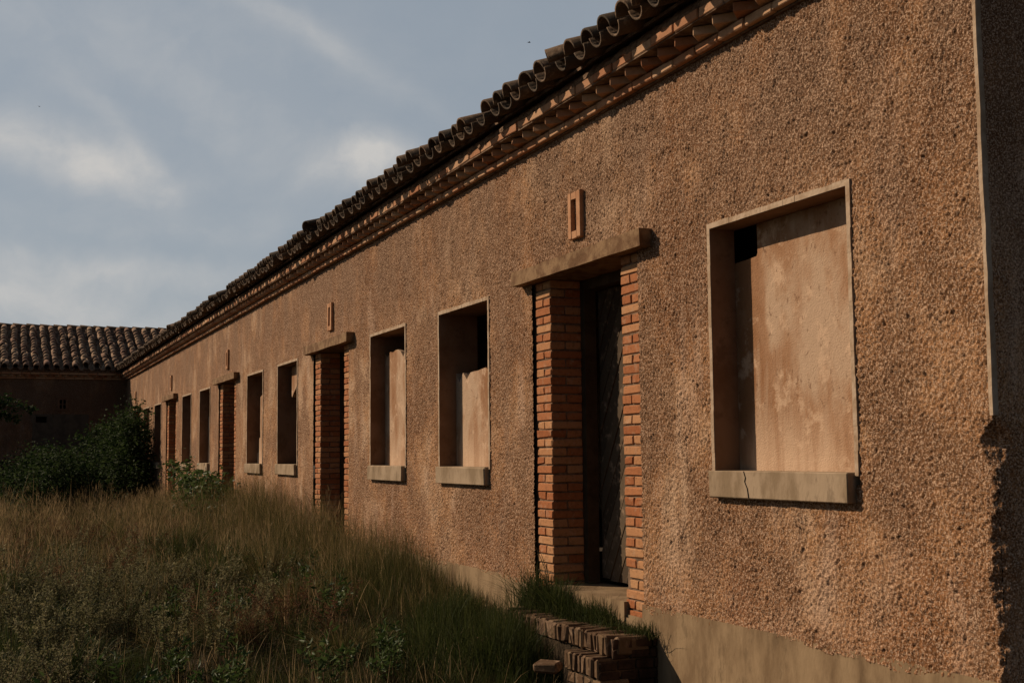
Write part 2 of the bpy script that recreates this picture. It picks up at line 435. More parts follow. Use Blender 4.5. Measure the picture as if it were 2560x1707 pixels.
# ledge cracks on the gable: two broken horizontal bands
# plinth
xs2 = coords(XL, XR+.012, lambda x: .05 if x > -12 else .2, [])
zs2 = coords(-1.75, PZ+.025, lambda z: .03, [])
def pp(U, Z): return np.stack([U, -.006-.004*np.sin(U*2.3)*np.cos(Z*5+U)+.004*relief(U*.25, Z*.25)*.4+0*U, Z], -1)
grid_wall('plinth', xs2, zs2, [(c-.80, c+.78, -1.0, 1) for c in doors], pp, M_PLINTH, bld)

# windows: plaster surround and reveal, blocking panel, sill
def window(k, xl, xr, top=None, notch=None, lbl=None):
    b = MB(); t = HW; yf = -.013; yb = .147 if k == 1 else .35
    def wobl(p): return random.uniform(-.0015, .0015)
    for (a0, a1, c0, c1) in ((xl-t, xl, WB-.02, WT+t), (xr, xr+t, WB-.02, WT+t), (xl, xr, WT, WT+t)):
        n = 12
        for q in range(n):                       # slightly wavy strip, in short lengths
            if a1-a0 < c1-c0:
                z0 = c0+(c1-c0)*q/n; z1 = c0+(c1-c0)*(q+1)/n; w = random.uniform(-.003, .003)
                b.box(a0-(w if a0 < xl else 0), a1+(w if a0 >= xl else 0), yf+wobl(0), yb, z0, z1)
            else:
                x0 = a0+(a1-a0)*q/n; x1 = a0+(a1-a0)*(q+1)/n
                b.box(x0, x1, yf+wobl(0), yb, c0, c1+random.uniform(-.002, .004))
    w = b.build('window', M_TRIM, bld)
    # reveal lining, a different plaster
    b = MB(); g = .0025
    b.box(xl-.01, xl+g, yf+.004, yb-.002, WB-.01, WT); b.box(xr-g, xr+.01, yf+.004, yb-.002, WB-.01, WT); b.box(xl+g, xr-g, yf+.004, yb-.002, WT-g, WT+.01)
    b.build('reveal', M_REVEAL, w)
    # panel
    y0, y1 = .145, .20
    x0, x1, z0 = xl+.003, xr-.003, WB-.01
    if top is None and notch is None:
        pts = [(x0, z0), (x1, z0), (x1, WT-.004), (x0, WT-.004)]; polys = [pts]
    elif notch:
        hx_, hz_ = notch
        polys = [[(x0, z0), (x1, z0), (x1, WT-.004), (x0+hx_, WT-.004), (x0+hx_+.002, hz_+.02), (x0+hx_-.008, hz_+.004), (x0+hx_*.7, hz_), (x0, hz_-.006)]]
    else: polys = [[(x0+a*(x1-x0), z) for a, z in pl] for pl in top]
    b = MB()
    for pl in polys: b.prism(pl, y0, y1)
    if polys:
        p = b.build('panel', M_PLAST, w)
        if lbl: p['label'] = lbl
    # sill
    b = MB(); r = random.uniform(-.008, .008) if k > 1 else 0
    b.brick(xl-.006, xr-.006+r, -.05+r*.5, .15, -.238+r, -.0955, jit=.0025, cham=.005)
    s = b.build('sill', M_CONC, w)
    return w, s
Z0 = WB-.01
def jag(zz, n=13, amp=.02, seed=0):
    r = random.Random(seed); return [(1-i/n, zz+r.uniform(-amp, amp)+(-.06 if r.random() < .12 else 0)) for i in range(n+1)]
w1, s1 = window(1, *windows[0], notch=(.222, 1.045), lbl='ochre plastered blocking panel, whole but for a small square hole')
b = MB(); a = windows[0][0]+.33                         # crack running down the near sill
cr_ = [(a+.01, -.098), (a+.025, -.13), (a+.017, -.15), (a+.04, -.185), (a+.05, -.235)]
for p, q in zip(cr_, cr_[1:]):
    b.prism([(p[0]-.0016, p[1]), (p[0]+.0016, p[1]), (q[0]+.0016, q[1]), (q[0]-.0016, q[1])], -.0555, -.049)
b.build('crack', M_DARK, w1)
window(2, *windows[1], top=[[(0, Z0), (1, Z0)]+jag(.70, seed=3)], lbl='blocking panel broken off at two thirds height')
window(3, *windows[2], top=[[(0, Z0), (1, Z0)]+jag(1.05, seed=4)], lbl='blocking panel broken along its top edge')
window(4, *windows[3], top=[[(.10, .86), (.16, .80), (.22, .84), (.42, .95), (.5, 1.21), (.12, 1.21), (.14, 1.05)]], lbl='last scrap of a blocking panel hanging at the top')
window(5, *windows[4], top=[[(0, Z0), (1, Z0), (1, .84), (.6, .9), (.33, .93), (.2, .9), (.19, .45), (.21, .30), (.14, .28), (.13, .12), (.1, .08), (0, .05)]], lbl='ragged blocking panel with its top missing')
window(6, *windows[5], top=[[(0, Z0), (1, Z0)]+jag(.75, seed=6)])
window(7, *windows[6], top=[[(0, Z0), (1, Z0)]+jag(.30, seed=7)])
window(8, *windows[7], top=[[(0, Z0), (1, Z0)]+jag(.6, seed=8)])
window(9, *windows[8])

# doorways: brick jambs, lintel, frame, plank door, threshold
lint_r = [-6.541, -13.15, -19.84, -26.71, -33.45]
def clip_poly(poly, x0, x1, z0, z1):
    for ax, lim, sg in ((0, x0, 1), (0, x1, -1), (1, z0, 1), (1, z1, -1)):
        o = []
        for i in range(len(poly)):
            p, q = poly[i-1], poly[i]; ip = sg*(p[ax]-lim) >= 0; iq = sg*(q[ax]-lim) >= 0
            if ip != iq:
                t = (lim-p[ax])/(q[ax]-p[ax]); o.append((p[0]+t*(q[0]-p[0]), p[1]+t*(q[1]-p[1])))
            if iq: o.append(q)
        poly = o
        if not poly: return poly
    return poly
def doorway(k, c):
    zt = 1.233
    CH = .0625; n = 36
    for side in (-1, 1):
        b = MB()
        for i in range(n):
            z1 = zt-.002-i*CH; z0 = z1-.052
            dx = random.uniform(-.004, .004)
            if side < 0: a0, a1 = c-.79+dx*.3, c-.54+dx
            else: a0, a1 = c+.54+dx, c+.79+dx*.3
            yo = .016+random.uniform(-.003, .003)
            if k == 0 and side > 0 and i in (31, 32): a0 += .05           # crumbled brick low down
            if i % 2 == 0:
                m_ = (a0+a1)/2+random.uniform(-.008, .008)
                b.brick(a0, m_-.005, yo, .255, z0, z1, jit=.0022, cham=.004); b.brick(m_+.005, a1, yo, .255, z0, z1, jit=.0022, cham=.004)
            else:
                b.brick(a0, a1, yo, .128, z0, z1, jit=.0022, cham=.004); b.brick(a0, a1, .138, .255, z0, z1, jit=.0022, cham=.004)
        d = b.build('brick_jamb', M_BRICK, bld)
        b = MB()
        if side < 0:
            b.box(c-.783, c-.549, .026, .25, -1.1, zt); b.box(c-.86, c-.797, .03, .36, -1.6, zt); b.box(c-.797, c-.55, .25, .36, -1.1, zt)
        else:
            b.box(c+.549, c+.783, .026, .25, -1.1, zt); b.box(c+.797, c+.83, .03, .36, -1.6, zt); b.box(c+.55, c+.797, .25, .36, -1.1, zt)
        b.build('mortar', M_MORTAR, d)
    d = bld
    b = MB(); x0 = c-.97-(0.02 if k == 0 else 0); x1 = lint_r[k]; nn = 9
    pts = [(x0+(x1-x0)*i/nn) for i in range(nn+1)]
    vs = []; 
    for i, x in enumerate(pts):
        j = lambda: random.uniform(-.0035, .0035)
        vs += [(x, -.093+j(), 1.235+j()), (x, -.093+j(), 1.336+j()), (x, .41, 1.336), (x, .41, 1.235+j()*.3)]
    fs = [(i*4+a, i*4+(a+1) % 4, (i+1)*4+(a+1) % 4, (i+1)*4+a) for i in range(nn) for a in range(4)]+[(0, 1, 2, 3)[::-1], (nn*4, nn*4+1, nn*4+2, nn*4+3)]
    b.add(vs, fs); b.build('lintel', M_LINT, d)
    b = MB(); b.box(c-.56, c+.56, -.012 if k == 0 else .01, .41, -1.6, -.905, jit=.004)
    b.box(c-.83, c+.80, .004, .3, -1.6, -.985, jit=.002); b.build('threshold', M_PLINTH, d)
    b = MB(); fw = .07
    b.box(c-.549, c-.549+fw, .257, .345, -.90, 1.23); b.box(c+.549-fw, c+.549, .257, .345, -.90, 1.23); b.box(c-.549+fw, c+.549-fw, .258, .344, 1.23-fw, 1.231)
    df = b.build('door_frame', M_FRAME, d)
    if k in (0, 3, 4):
        X0, X1, ZB, ZT = c-.477, c+.477, -.875, 1.155
        b = MB(); b.box(X0, X1, .390, .40, ZB+.02, ZT)
        ang = R(58); dx, dz = math.cos(ang), math.sin(ang); nxp, nzp = -dz, dx; W_ = .105
        o = -2.2
        while o < 2.2:
            g = random.uniform(.006, .014)
            q = [(c+nxp*o+dx*s, .1+nzp*o+dz*s) for s in (-3, 3)]+[(c+nxp*(o+W_-g)+dx*s, .1+nzp*(o+W_-g)+dz*s) for s in (3, -3)]
            zb = ZB+random.uniform(-.004, .012)
            pl = clip_poly(q, X0, X1, zb, ZT)
            if len(pl) > 2: yy = .365+random.uniform(-.004, .004); b.prism(pl, yy, .3895)
            o += W_
        b.build('door', M_WOOD, df)
    return d
for k, c in enumerate(doors): doorway(k, c)

# little terracotta vents above the doors
M_VENT = mat_simple('terracotta', (.40, .20, .10), (.50, .27, .145), 12, .85, .003)
for x in (-7.653, -14.216, -20.927, -27.742, -34.7):
    b = MB(); x1 = x+.193; z0, z1 = 1.445, 1.762; y0, y1 = -.035, .03
    b.brick(x, x+.053, y0, y1, z0, z1, cham=.003); b.brick(x1-.062, x1, y0, y1, z0, z1, cham=.003)
    b.brick(x+.05, x1-.06, y0+.0005, y1, z0+.001, z0+.052, cham=.002); b.brick(x+.05, x1-.06, y0+.0005, y1, z1-.05, z1-.001, cham=.002)
    v = b.build('vent', M_VENT, bld)
    b = MB(); b.box(x+.03, x1-.03, .0, .02, z0+.03, z1-.03); b.build('vent_slot', M_DARK, v)

# ------------------------------------------------------------------ cornice and tiles, shared by both buildings
def cornice(mapf, s0, s1, parent):
    """mapf: matrix from (s along, p outward, z)"""
    b = MB(); s = s0
    c = b
    while s < s1:                                       # lowest course
        l = .25+random.uniform(-.012, .012); c.brick(s, min(s+l-.008, s1), -.10, .062+random.uniform(-.004, .004), 2.21, 2.259, mapf, jit=.003, cham=.005); s += l
    c1 = c.build('cornice', M_CBRICK, parent)
    b = MB(); s = s0+.1
    while s < s1:
        Mx = mapf @ Matrix.Translation((s, .075, 0)) @ Matrix.Rotation(R(45+random.uniform(-3, 3)), 4, 'Z')
        b.brick(-.19, .052, -.19, .052, 2.266, 2.318+random.uniform(-.002, .002), Mx, jit=.002, cham=.004); s += .198
    b.build('sawtooth_course', M_CBRICK, c1)
    b = MB(); s = s0
    while s < s1:
        l = .25+random.uniform(-.012, .012); b.brick(s, min(s+l-.008, s1), -.10, .180+random.uniform(-.005, .005), 2.328, 2.381, mapf, jit=.003, cham=.005); s += l
    b.build('top_course', M_CBRICK, c1)
    b = MB(); b.box(s0, s1, -.2, .025, 2.2, 2.327, mapf); b.box(s0, s1, -.2, .17, 2.320, 2.335, mapf)
    n = int((s1-s0)/.04); vs = []
    for k in range(n+1):
        a = s0+(s1-s0)*k/n
        for p_, z_ in ((-.2, 2.381), (.150, 2.381), (.160, 2.40), (.150, 2.43), (.11, 2.475), (-.2, 2.50)):
            vs.append(mapf @ Vector((a, p_+random.uniform(-.008, .008), z_+(random.uniform(-.006, .006) if z_ > 2.39 else 0))))
    b.add(vs, [(k*6+j, k*6+j+1, (k+1)*6+j+1, (k+1)*6+j) for k in range(n) for j in range(5)])
    b.build('mortar_bed', M_MORTAR, c1)

def tile_shell(up, r0, r1, ln, thick=.015, n=9, arc=1.0):
    """curved tile along +q (up the slope): returns verts (s, q, z) and faces; r0 radius at lower end, r1 at upper end"""
    vs = []; 
    for q, r in ((0, r0), (ln, r1)):
        for rr in (r, r-thick):
            for i in range(n+1):
                a = math.pi*(.5-arc/2+arc*i/n)
                vs.append((rr*math.cos(a), q, (rr*math.sin(a)-0)*(1 if up else -1)))
    m = n+1; fs = []
    for i in range(n):
        fs += [(i, i+1, 2*m+i+1, 2*m+i), (m+i+1, m+i, 3*m+i, 3*m+i+1), (i+1, i, m+i, m+i+1), (2*m+i, 2*m+i+1, 3*m+i+1, 3*m+i)]
    fs += [(0, 2*m, 3*m, m), (n, m+n, 3*m+n, 2*m+n)]
    return np.array(vs), np.array(fs)
SL = .4; CS = math.cos(math.atan(SL)); SS = math.sin(math.atan(SL))
def tile_field(name, mapf, s0, s1, pitch, run, expo, parent, mat, seed, eave_p=.32, eave_z=2.478, odd=(), gone=(), cut=None, rc=.082):
    r = np.random.default_rng(seed)
    cv, cf = tile_shell(True, rc, rc-.014, .44, .016)
    pv, pf_ = tile_shell(False, .078, .084, .44, .014)
    V = []; F = []; off = 0
    M = np.array(mapf)
    rows = int(run/expo)
    s = s0; k = 0
    while s < s1:
        sp = pitch*(1+r.uniform(-.13, .13)); col_skip = r.uniform(-.02, .02)
        for kind in (0, 1):
            sc_ = s+(0 if kind else sp/2)
            for row in range(rows):
                v = (cv if kind else pv).copy()
                key = (k, kind, row)
                q0 = row*expo + r.uniform(-.018, .018) + (col_skip if row == 0 else 0)
                ds = r.normal(0, .008); yaw = r.normal(0, .045); dz = r.uniform(-.004, .008)+(.010 if kind else 0)+.012
                roll = r.normal(0, .05)
                tilt = -.030
                if row == 0 and r.random() < .10: dz += r.uniform(.008, .026); ds += r.uniform(-.02, .02); q0 -= r.uniform(0, .04)
                if row == 0 and kind and (any(abs(sc_-q) < pitch/2 for q in gone) or r.random() < .03): continue
                if row == 0: dz += r.normal(0, .006)
                if row == 0 and r.random() < .25: yaw *= 2.5
                for sx_, o in odd:
                    if kind == 1 and row == 0 and abs(sc_-sx_) < pitch/2: ds += o[0]; dz += o[1]; yaw += o[2]; q0 += o[3]; roll += o[4]
                cr_, sr_ = math.cos(roll), math.sin(roll)
                x = v[:, 0]*cr_-v[:, 2]*sr_; z = v[:, 0]*sr_+v[:, 2]*cr_; q = v[:, 1]
                x, q = x*math.cos(yaw)-q*math.sin(yaw), x*math.sin(yaw)+q*math.cos(yaw)
                z = z + tilt*q + dz + (.012 if row else .012)
                q = q + q0
                S_ = sc_+ds+x; Pq = eave_p-(q*CS-z*SS); Zq = eave_z+q*SS+z*CS
                if cut is not None and cut(sc_, q0*CS): continue
                W = np.stack([S_, Pq, Zq, np.ones_like(S_)], 1)@M.T
                V.append(W[:, :3]); F.append((cf if kind else pf_)+off); off += len(v)
        s += sp; k += 1
    return npmesh(name, np.concatenate(V), [np.concatenate(F)], mat, parent, True)
M_MAIN = Matrix(((1, 0, 0, 0), (0, -1, 0, 0), (0, 0, 1, 0), (0, 0, 0, 1)))
XE = XL+.0
cornice(M_MAIN, XE+.03, XR+.02, bld)
rf = MB()       # roof deck, both slopes
ye, ze = -.17, 2.49
ridge_y = 3.45; ridge_z = ze+SL*(ridge_y-ye)
def deck(b, M, s0, s1, ridge, back, ze=2.492, pe=.17):
    zr = ze+SL*(ridge+pe); zb = zr-SL*(back-ridge)
    for s in (s0,):
        pts = [(pe, ze-.02), (pe, ze), (-ridge, zr), (-back, zb), (-back, zb-.03), (-ridge, zr-.03)]
        n = len(pts); vs = [M @ Vector((q, p[0], p[1])) for q in (s0, s1) for p in pts]
        b.add(vs, [tuple(range(n)), tuple(range(2*n-1, n-1, -1))]+[(i, (i+1) % n, (i+1) % n+n, i+n) for i in range(n)])
deck(rf, M_MAIN, XE-1.5, XR+.05, 3.45, 7.2)
roof = rf.build('roof', M_MORTAR, bld)
ODD = [(-13.76, (-.03, .075, .45, -.03, .3)), (-25.4, (0, .03, .3, -.03, .1))]
tiles = tile_field('roof_tiles', M_MAIN, XE-3.0, XR+.10, .236, 4.0, .33, roof, M_TILE, 5,
                   odd=ODD, gone=(-8.66, -15.6, -19.5), cut=lambda s, q: q > (s-XE)+.3 if s < XE+2 else False)

# ------------------------------------------------------------------ the wing at the far end
wing = empty('wing_building', (XL-2, -6, GZ), 'shaded far wing with rows of clay roof tiles, closing the yard at the left', 'building')
M_WING = Matrix(((0, 1, 0, XL), (1, 0, 0, 0), (0, 0, 1, 0), (0, 0, 0, 1)))
ywl = -16.0
hole_w = (-2.40, -2.12, 1.01, 1.17)
vent_w = (-1.86, -1.56, 1.33, 1.70)
wh = [hole_w, vent_w]
ysw = coords(ywl, .0, lambda y: .15 if y < -5 else .03, [hole_w[0], hole_w[1], vent_w[0], vent_w[1]])
zsw = coords(-1.6, 2.25, lambda z: .035, [1.01, 1.17, 1.33, 1.70])
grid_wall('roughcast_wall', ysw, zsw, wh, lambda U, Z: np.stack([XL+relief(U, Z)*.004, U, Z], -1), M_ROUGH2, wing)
b = MB(); b.box(XL-.5, XL-.3, ywl, 0, -1.6, 2.4); b.box(XL-6.9, XL-6.6, ywl, 6.9, -1.6, 2.5); b.box(XL-6.7, XL-.01, ywl-.05, ywl+.2, -1.6, 2.5); b.build('inner_wall', M_DARK, wing)
b = MB()
M_PATCH = mat_simple('grey_cement_patch', (.085, .065, .045), (.125, .095, .065), 5, .95, .004)
z = 1.215
for zz0, zz1, ya, yb_ in ((1.17, 1.24, -2.52, -1.02), (1.01, 1.17, -2.52, hole_w[0]), (1.01, 1.17, hole_w[1], -1.02), (.2, 1.01, -2.48, -1.02)):
    b.box(XL-.02, XL+.014, ya, yb_, zz0, zz1)
b.build('blocked_window', M_PATCH, wing)
b = MB()
y0, y1, z0, z1 = vent_w
b.box(XL-.1, XL+.03, y0, y0+.07, z0, z1); b.box(XL-.1, XL+.03, y1-.07, y1, z0, z1); b.box(XL-.1, XL+.029, y0+.07, y1-.07, z0, z0+.06)
b.box(XL-.1, XL+.029, y0+.07, y1-.07, z1-.06, z1); b.box(XL-.1, XL+.02, (y0+y1)/2-.015, (y0+y1)/2+.015, z0+.06, z1-.06); b.box(XL-.1, XL+.018, y0+.07, y1-.07, 1.5, 1.525)
b.build('vent', mat_simple('dark_terracotta', (.13, .07, .04), (.19, .105, .06), 12, .9, .003), wing)  # darker terracotta than the vents over the doors
cornice(M_WING, ywl, -.06, wing)
b = MB(); deck(b, M_WING, ywl, 7.0, 3.45, 7.0); wroof = b.build('roof', M_MORTAR, wing)
tile_field('roof_tiles', M_WING, ywl+8, 4.6, .272, 3.95, .268, wroof, M_TILE2, 9, eave_p=.32, rc=.086)
M_BACK = Matrix(((0, -1, 0, XL-6.9), (1, 0, 0, 0), (0, 0, 1, 0), (0, 0, 0, 1)))
b = MB()                                                # ridge tiles
zr = 2.492+SL*(3.45+.17)
y = ywl+8
V = []; F = []; off = 0
cv, cf = tile_shell(True, .115, .095, .46, .016, 8)
while y < 5:
    v = cv.copy(); X = XL-3.45+v[:, 0]+random.uniform(-.01, .01); Y = y+v[:, 1]; Zz = zr+.012+v[:, 2]-v[:, 1]*.05+.02+random.uniform(-.006, .006)
    V.append(np.stack([X, Y, Zz], 1)); F.append(cf+off); off += len(v); y += .385
b = MB(); b.prism([(XL-3.45-.16, zr-.05), (XL-3.45+.16, zr-.05), (XL-3.45+.085, zr+.06), (XL-3.45-.085, zr+.06)], ywl+8, 5); b.build('ridge_mortar', M_MORTAR, wroof)
npmesh('ridge_tiles', np.concatenate(V), [np.concatenate(F)], M_TILE, wroof, True)

# ------------------------------------------------------------------ ground
def gz(x, y):
    rise = np.clip((y+1.7)/1.5, 0, 1)**1.3*np.clip((-x-8.1)/1.0, 0, 1)*.30
    return GZ + rise + .05*np.sin(x*.7+1)*np.cos(y*.9) + .035*np.sin(x*2.1+y*1.7)
gx = np.concatenate([[-900, -300, -120, -60], np.arange(-40, 4, .25), [10, 30, 120, 400]]); gy = np.concatenate([[-900, -300, -100, -40, -20], np.arange(-12, 1.1, .25), [8, 40, 200, 900]])
U, Z = np.meshgrid(gx, gy, indexing='ij'); H = np.where((U > -41) & (U < 5) & (Z > -13) & (Z < 1.2), gz(U, Z), GZ)
n2 = len(gy); i, j = np.meshgrid(np.arange(len(gx)-1), np.arange(n2-1), indexing='ij'); v = (i*n2+j).ravel()
tag(npmesh('ground', np.stack([U, Z, H], -1).reshape(-1, 3), [np.stack([v, v+n2, v+n2+1, v+1], 1)], M_GRD, None, True), kind='structure')

# ------------------------------------------------------------------ brick steps in front of the near door
st = empty('brick_steps', (-7.4, -.2, GZ), 'worn brick steps with a dark side face below the nearest doorway', 'steps')
b = MB(); x = -8.25
while x < -6.6:
    wd = .056; ero = .018 if x < -7.3 else .006
    top = -1.053-random.uniform(0, ero); fr = -.305+random.uniform(-.004, ero*1.5)
    if x > -6.66: fr += .03
    b.brick(x, min(x+wd-.002, -6.572), fr, -.055, -1.166, top, jit=.009, cham=.014 if x > -7.3 else .026); x += wd
b.build('upper_step', M_OBRICK, st)
b = MB(); x = -7.02
while x < -6.6:
    top = -1.172-random.uniform(0, .008); fr = -.41+random.uniform(-.006, .02)
    b.brick(x, min(x+.05, -6.573), fr, -.15, -1.285, top, jit=.004, cham=.010); x += .056
x = -7.0
while x < -6.62:
    b.brick(x, x+.10, -.405+random.uniform(0, .02), -.2, -1.36, -1.292, jit=.004, cham=.008); b.brick(x+.02, x+.11, -.40+random.uniform(0, .02), -.2, -1.43, -1.366, jit=.004, cham=.008); x += .115
b.build('lower_step', M_OBRICK, st)
b = MB(); b.box(-8.22, -6.6, -.285, -.06, -1.168, -1.072); b.box(-7.0, -6.6, -.388, -.2, -1.28, -1.19); b.build('joint_mortar', M_MORTAR, st)
b = MB(); b.box(-8.3, -6.585, -.27, .0, -1.62, -1.168); b.box(-8.28, -6.6, -.25, .0, -1.17, -1.076); b.box(-7.06, -6.59, -.385, -.25, -1.62, -1.29)
b.build('core', M_GRD, st)
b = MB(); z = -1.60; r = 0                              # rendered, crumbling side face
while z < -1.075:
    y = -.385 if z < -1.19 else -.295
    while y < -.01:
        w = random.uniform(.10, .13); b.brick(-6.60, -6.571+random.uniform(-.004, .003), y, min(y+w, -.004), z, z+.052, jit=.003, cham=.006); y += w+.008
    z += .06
b.build('side_face', mat_simple('shaded_side_brick', (.035, .02, .012), (.075, .042, .025), 9, .95, .006), st)  # shade of the side face painted in as a darker brick colour
# loose old bricks in the grass
for (x, y, z, rz, ln, lb) in ((-6.80, -.56, -1.235, .75, .24, 'reddish brick lying in the grass just left of the brick steps'),
                              (-7.95, -.52, -1.25, .5, .22, 'half buried brick in the grass at the far left of the steps')):
    e = empty('brick', (x, y, z), lb, 'brick'); b = MB()
    M = Matrix.Translation((x, y, z)) @ Matrix.Rotation(rz, 4, 'Z') @ Matrix.Rotation(.06, 4, 'X')
    for k in range(2 if ln > .25 else 1): b.brick(-ln/2+k*.155, -ln/2+k*.155+.15, -.055, .055, -.03, .03, M, jit=.004, cham=.010)
    me = b.build('brick_body', M_OBRICK, None)
    bpy.data.objects.remove(e); me.name = 'brick'; tag(me, lb, 'brick')

# ------------------------------------------------------------------ vegetation
M_DRY = mat_leaf('dry_grass', (.042, .054, .015), (.115, .095, .034), (.32, .23, .11), .35, .8, .9)
M_GREEN = mat_leaf('green_grass', (.022, .034, .009), (.045, .060, .016), (.10, .105, .035), .35, .7)
M_STRAW = mat_leaf('straw', (.20, .14, .07), (.30, .21, .11), (.42, .31, .17), .4, .8)
M_THATCH = mat_leaf('thatch', (.028, .028, .010), (.055, .045, .018), (.10, .075, .035), .3, .8)
M_WEED = mat_leaf('grey_green_weed', (.10, .10, .045), (.19, .18, .085), (.34, .30, .17), .3, .8)
M_RUST = mat_leaf('rusty_weed', (.10, .048, .024), (.16, .08, .042), (.24, .14, .075), .3, .8)
M_BUSH = mat_leaf('bush_leaf', (.016, .030, .009), (.030, .052, .015), (.075, .105, .04), .3, .8)
M_BRAM = mat_leaf('bramble_leaf', (.03, .055, .014), (.06, .095, .026), (.12, .155, .06), .35, .5)
M_STEM = mat_simple('stem', (.09, .06, .03), (.16, .11, .06), 30, .9, 0)

def blades(P, hgt, wid, lean, curve=.35, seed=0):
    """P (n,3) bases; returns verts and faces of tapered ribbons"""
    r = np.random.default_rng(seed); n = len(P)
    a = r.uniform(0, 2*np.pi, n); la = r.uniform(0, 2*np.pi, n); lm = np.abs(r.normal(0, lean, n))
    wd = np.stack([np.cos(a), np.sin(a), np.zeros(n)], 1)*wid[:, None]*.5
    ld = np.stack([np.cos(la), np.sin(la), np.zeros(n)], 1)
    lev = [0, .4, .75, 1.]; V = np.zeros((n, 7, 3)); 
    for k, t in enumerate(lev):
        c = P+ld*(hgt*lm*(t*.5+curve*t*t))[:, None]; c[:, 2] += hgt*t*(1-.28*lm*t)
        w = [1, .85, .55, 0][k]
        if k < 3: V[:, 2*k] = c-wd*w; V[:, 2*k+1] = c+wd*w
        else: V[:, 6] = c
    o = (np.arange(n)*7)[:, None]
    q = np.concatenate([o+np.array([0, 1, 3, 2]), o+np.array([2, 3, 5, 4])]); t = o+np.array([4, 5, 6])
    return V.reshape(-1, 3), q, t
def stuffmesh(name, parts, mat, label, cat):
    V = []; Q = []; T = []; o = 0
    for v, q, t in parts:
        V.append(v); Q.append(q+o)
        T.append(t+o); o += len(v)
    ob = npmesh(name, np.concatenate(V), [np.concatenate(Q), np.concatenate(T)], mat)
    return tag(ob, label, cat, None, 'stuff')

def sampler(n, seed, near=1.0):
    """points over the yard, denser near the camera's view wedge"""
    r = np.random.default_rng(seed)
    d = 7.0+(36.6-7.0)*r.random(n)**near
    x = -d; y = -.03-r.random(n)*(3.75+.35*r.random(n))
    m = r.random(n) < .26
    y = np.where(m, -3.2-6*r.random(n)**1.3, y)
    return x, y
def patch(x, y, f=1.0, s=0):
    return .5+.25*np.sin(x*1.3*f+2*np.sin(y*1.1*f+s)+s)+.25*np.sin(y*2.3*f+1.7*np.sin(x*.9*f)+s*2)
def on_steps(x, y): return (x > -8.35) & (x < -6.5) & (y > -.43)
def hfield(x, y):
    """height of the growth above the ground"""
    d = -x
    wallh = np.interp(d, [6, 8.4, 9.3, 10.5, 12.0, 14.5, 17, 20, 24, 29, 33, 37], [.08, .12, .20, .44, .56, .68, .76, .74, .64, .45, .45, .45])
    openh = np.interp(d, [6, 8, 10, 12, 14, 17, 21, 30, 37], [.16, .20, .30, .38, .46, .56, .62, .6, .6])
    t = np.clip((-y-.3)/1.3, 0, 1)
    p = patch(x, y, 1.7, 1)*.6+patch(x, y, 3.1, 4)*.4
    return (wallh*(1-t)+openh*t*np.interp(p, [.15, .42, .58, .9], [.30, .70, 1.0, 1.6]))
def clumps(n, k0, k1, seed, near, keepf, hs, wid, lean, rad, hmul=1.0, hmax=9):
    """tussocks: blades fan out from shared roots"""
    r = np.random.default_rng(seed); x, y = sampler(n, seed, near); m = keepf(x, y, r) & ~on_steps(x, y); x, y = x[m], y[m]
    cnt = r.integers(k0, k1, len(x)); rr = r.uniform(*rad, len(x)); ch = r.uniform(*hs, len(x)); I = np.repeat(np.arange(len(x)), cnt)
    a = r.uniform(0, 6.283, len(I)); q = np.sqrt(r.random(len(I)))
    bx = x[I]+np.cos(a)*q*rr[I]; by = np.minimum(y[I]+np.sin(a)*q*rr[I], -.015)
    ok = ~on_steps(bx, by) & (by > -11); bx, by, a, q, I = bx[ok], by[ok], a[ok], q[ok], I[ok]
    h = np.minimum(hfield(bx, by)*hmul, hmax)*ch[I]*r.uniform(.45, 1.15, len(bx))
    v, qd, t = blades(np.stack([bx, by, gz(bx, by)-.02], 1), h, (wid+.00013*(-bx))*r.uniform(.6, 1.4, len(bx)), lean, .5, seed)
    # lean away from the middle of the tussock
    V = v.reshape(-1, 7, 3); tt = np.array([0, 0, .16, .16, .56, .56, 1.])[None]*(h*q*.42)[:, None]
    V[:, :, 0] += np.cos(a)[:, None]*tt; V[:, :, 1] = np.minimum(V[:, :, 1]+np.sin(a)[:, None]*tt, -.008)
    return V.reshape(-1, 3), qd, t, (bx, by, h)
# tall wispy grass standing right against the foot of the wall
r = np.random.default_rng(77); n = 26000; x = -9.0-r.random(n)**1.1*15; y = -.03-np.abs(r.normal(0, .42, n)); h = hfield(x, y)*(.40+1.05*r.random(n)**1.9)*np.interp(-x, [9, 9.6, 11], [.6, .9, 1.05])
E_ = blades(np.stack([x, y, gz(x, y)-.02], 1), h, (.0024+.00012*(-x))*r.uniform(.6, 1.3, n), .40, .55, seed=12)
E_[0][:, 1] = np.minimum(E_[0][:, 1], -.012)
stuffmesh('wispy_grass', [E_], M_DRY, 'thin wispy dry grass standing against the foot of the wall', 'grass')
A = clumps(3000, 24, 60, 21, 1.1, lambda x, y, r: r.random(len(x)) < np.clip(.15+(-x-10.5)/5, .06, 1)*np.clip(1.5-1.1*patch(x, y, .8, 3), 0, 1), (.5, 1.25), .0028, .36, (.08, .34))
stuffmesh('dry_grass', [A[:3]], M_DRY, 'tall dry straw coloured grass covering the yard along the wall', 'grass')
x, y, h = A[3]; r = np.random.default_rng(5)
idx = np.nonzero((h > .5) & (r.random(len(x)) < .16))[0][:9000]
hx_, hy_, hh = x[idx], y[idx], h[idx]
K = 7
bx = np.repeat(hx_, K)+r.normal(0, .03, len(idx)*K); by = np.repeat(hy_, K)+r.normal(0, .03, len(idx)*K)
bz = np.repeat(gz(hx_, hy_)+hh*.80, K)+r.uniform(-.12, .16, len(idx)*K)
by = np.minimum(by, -.02)
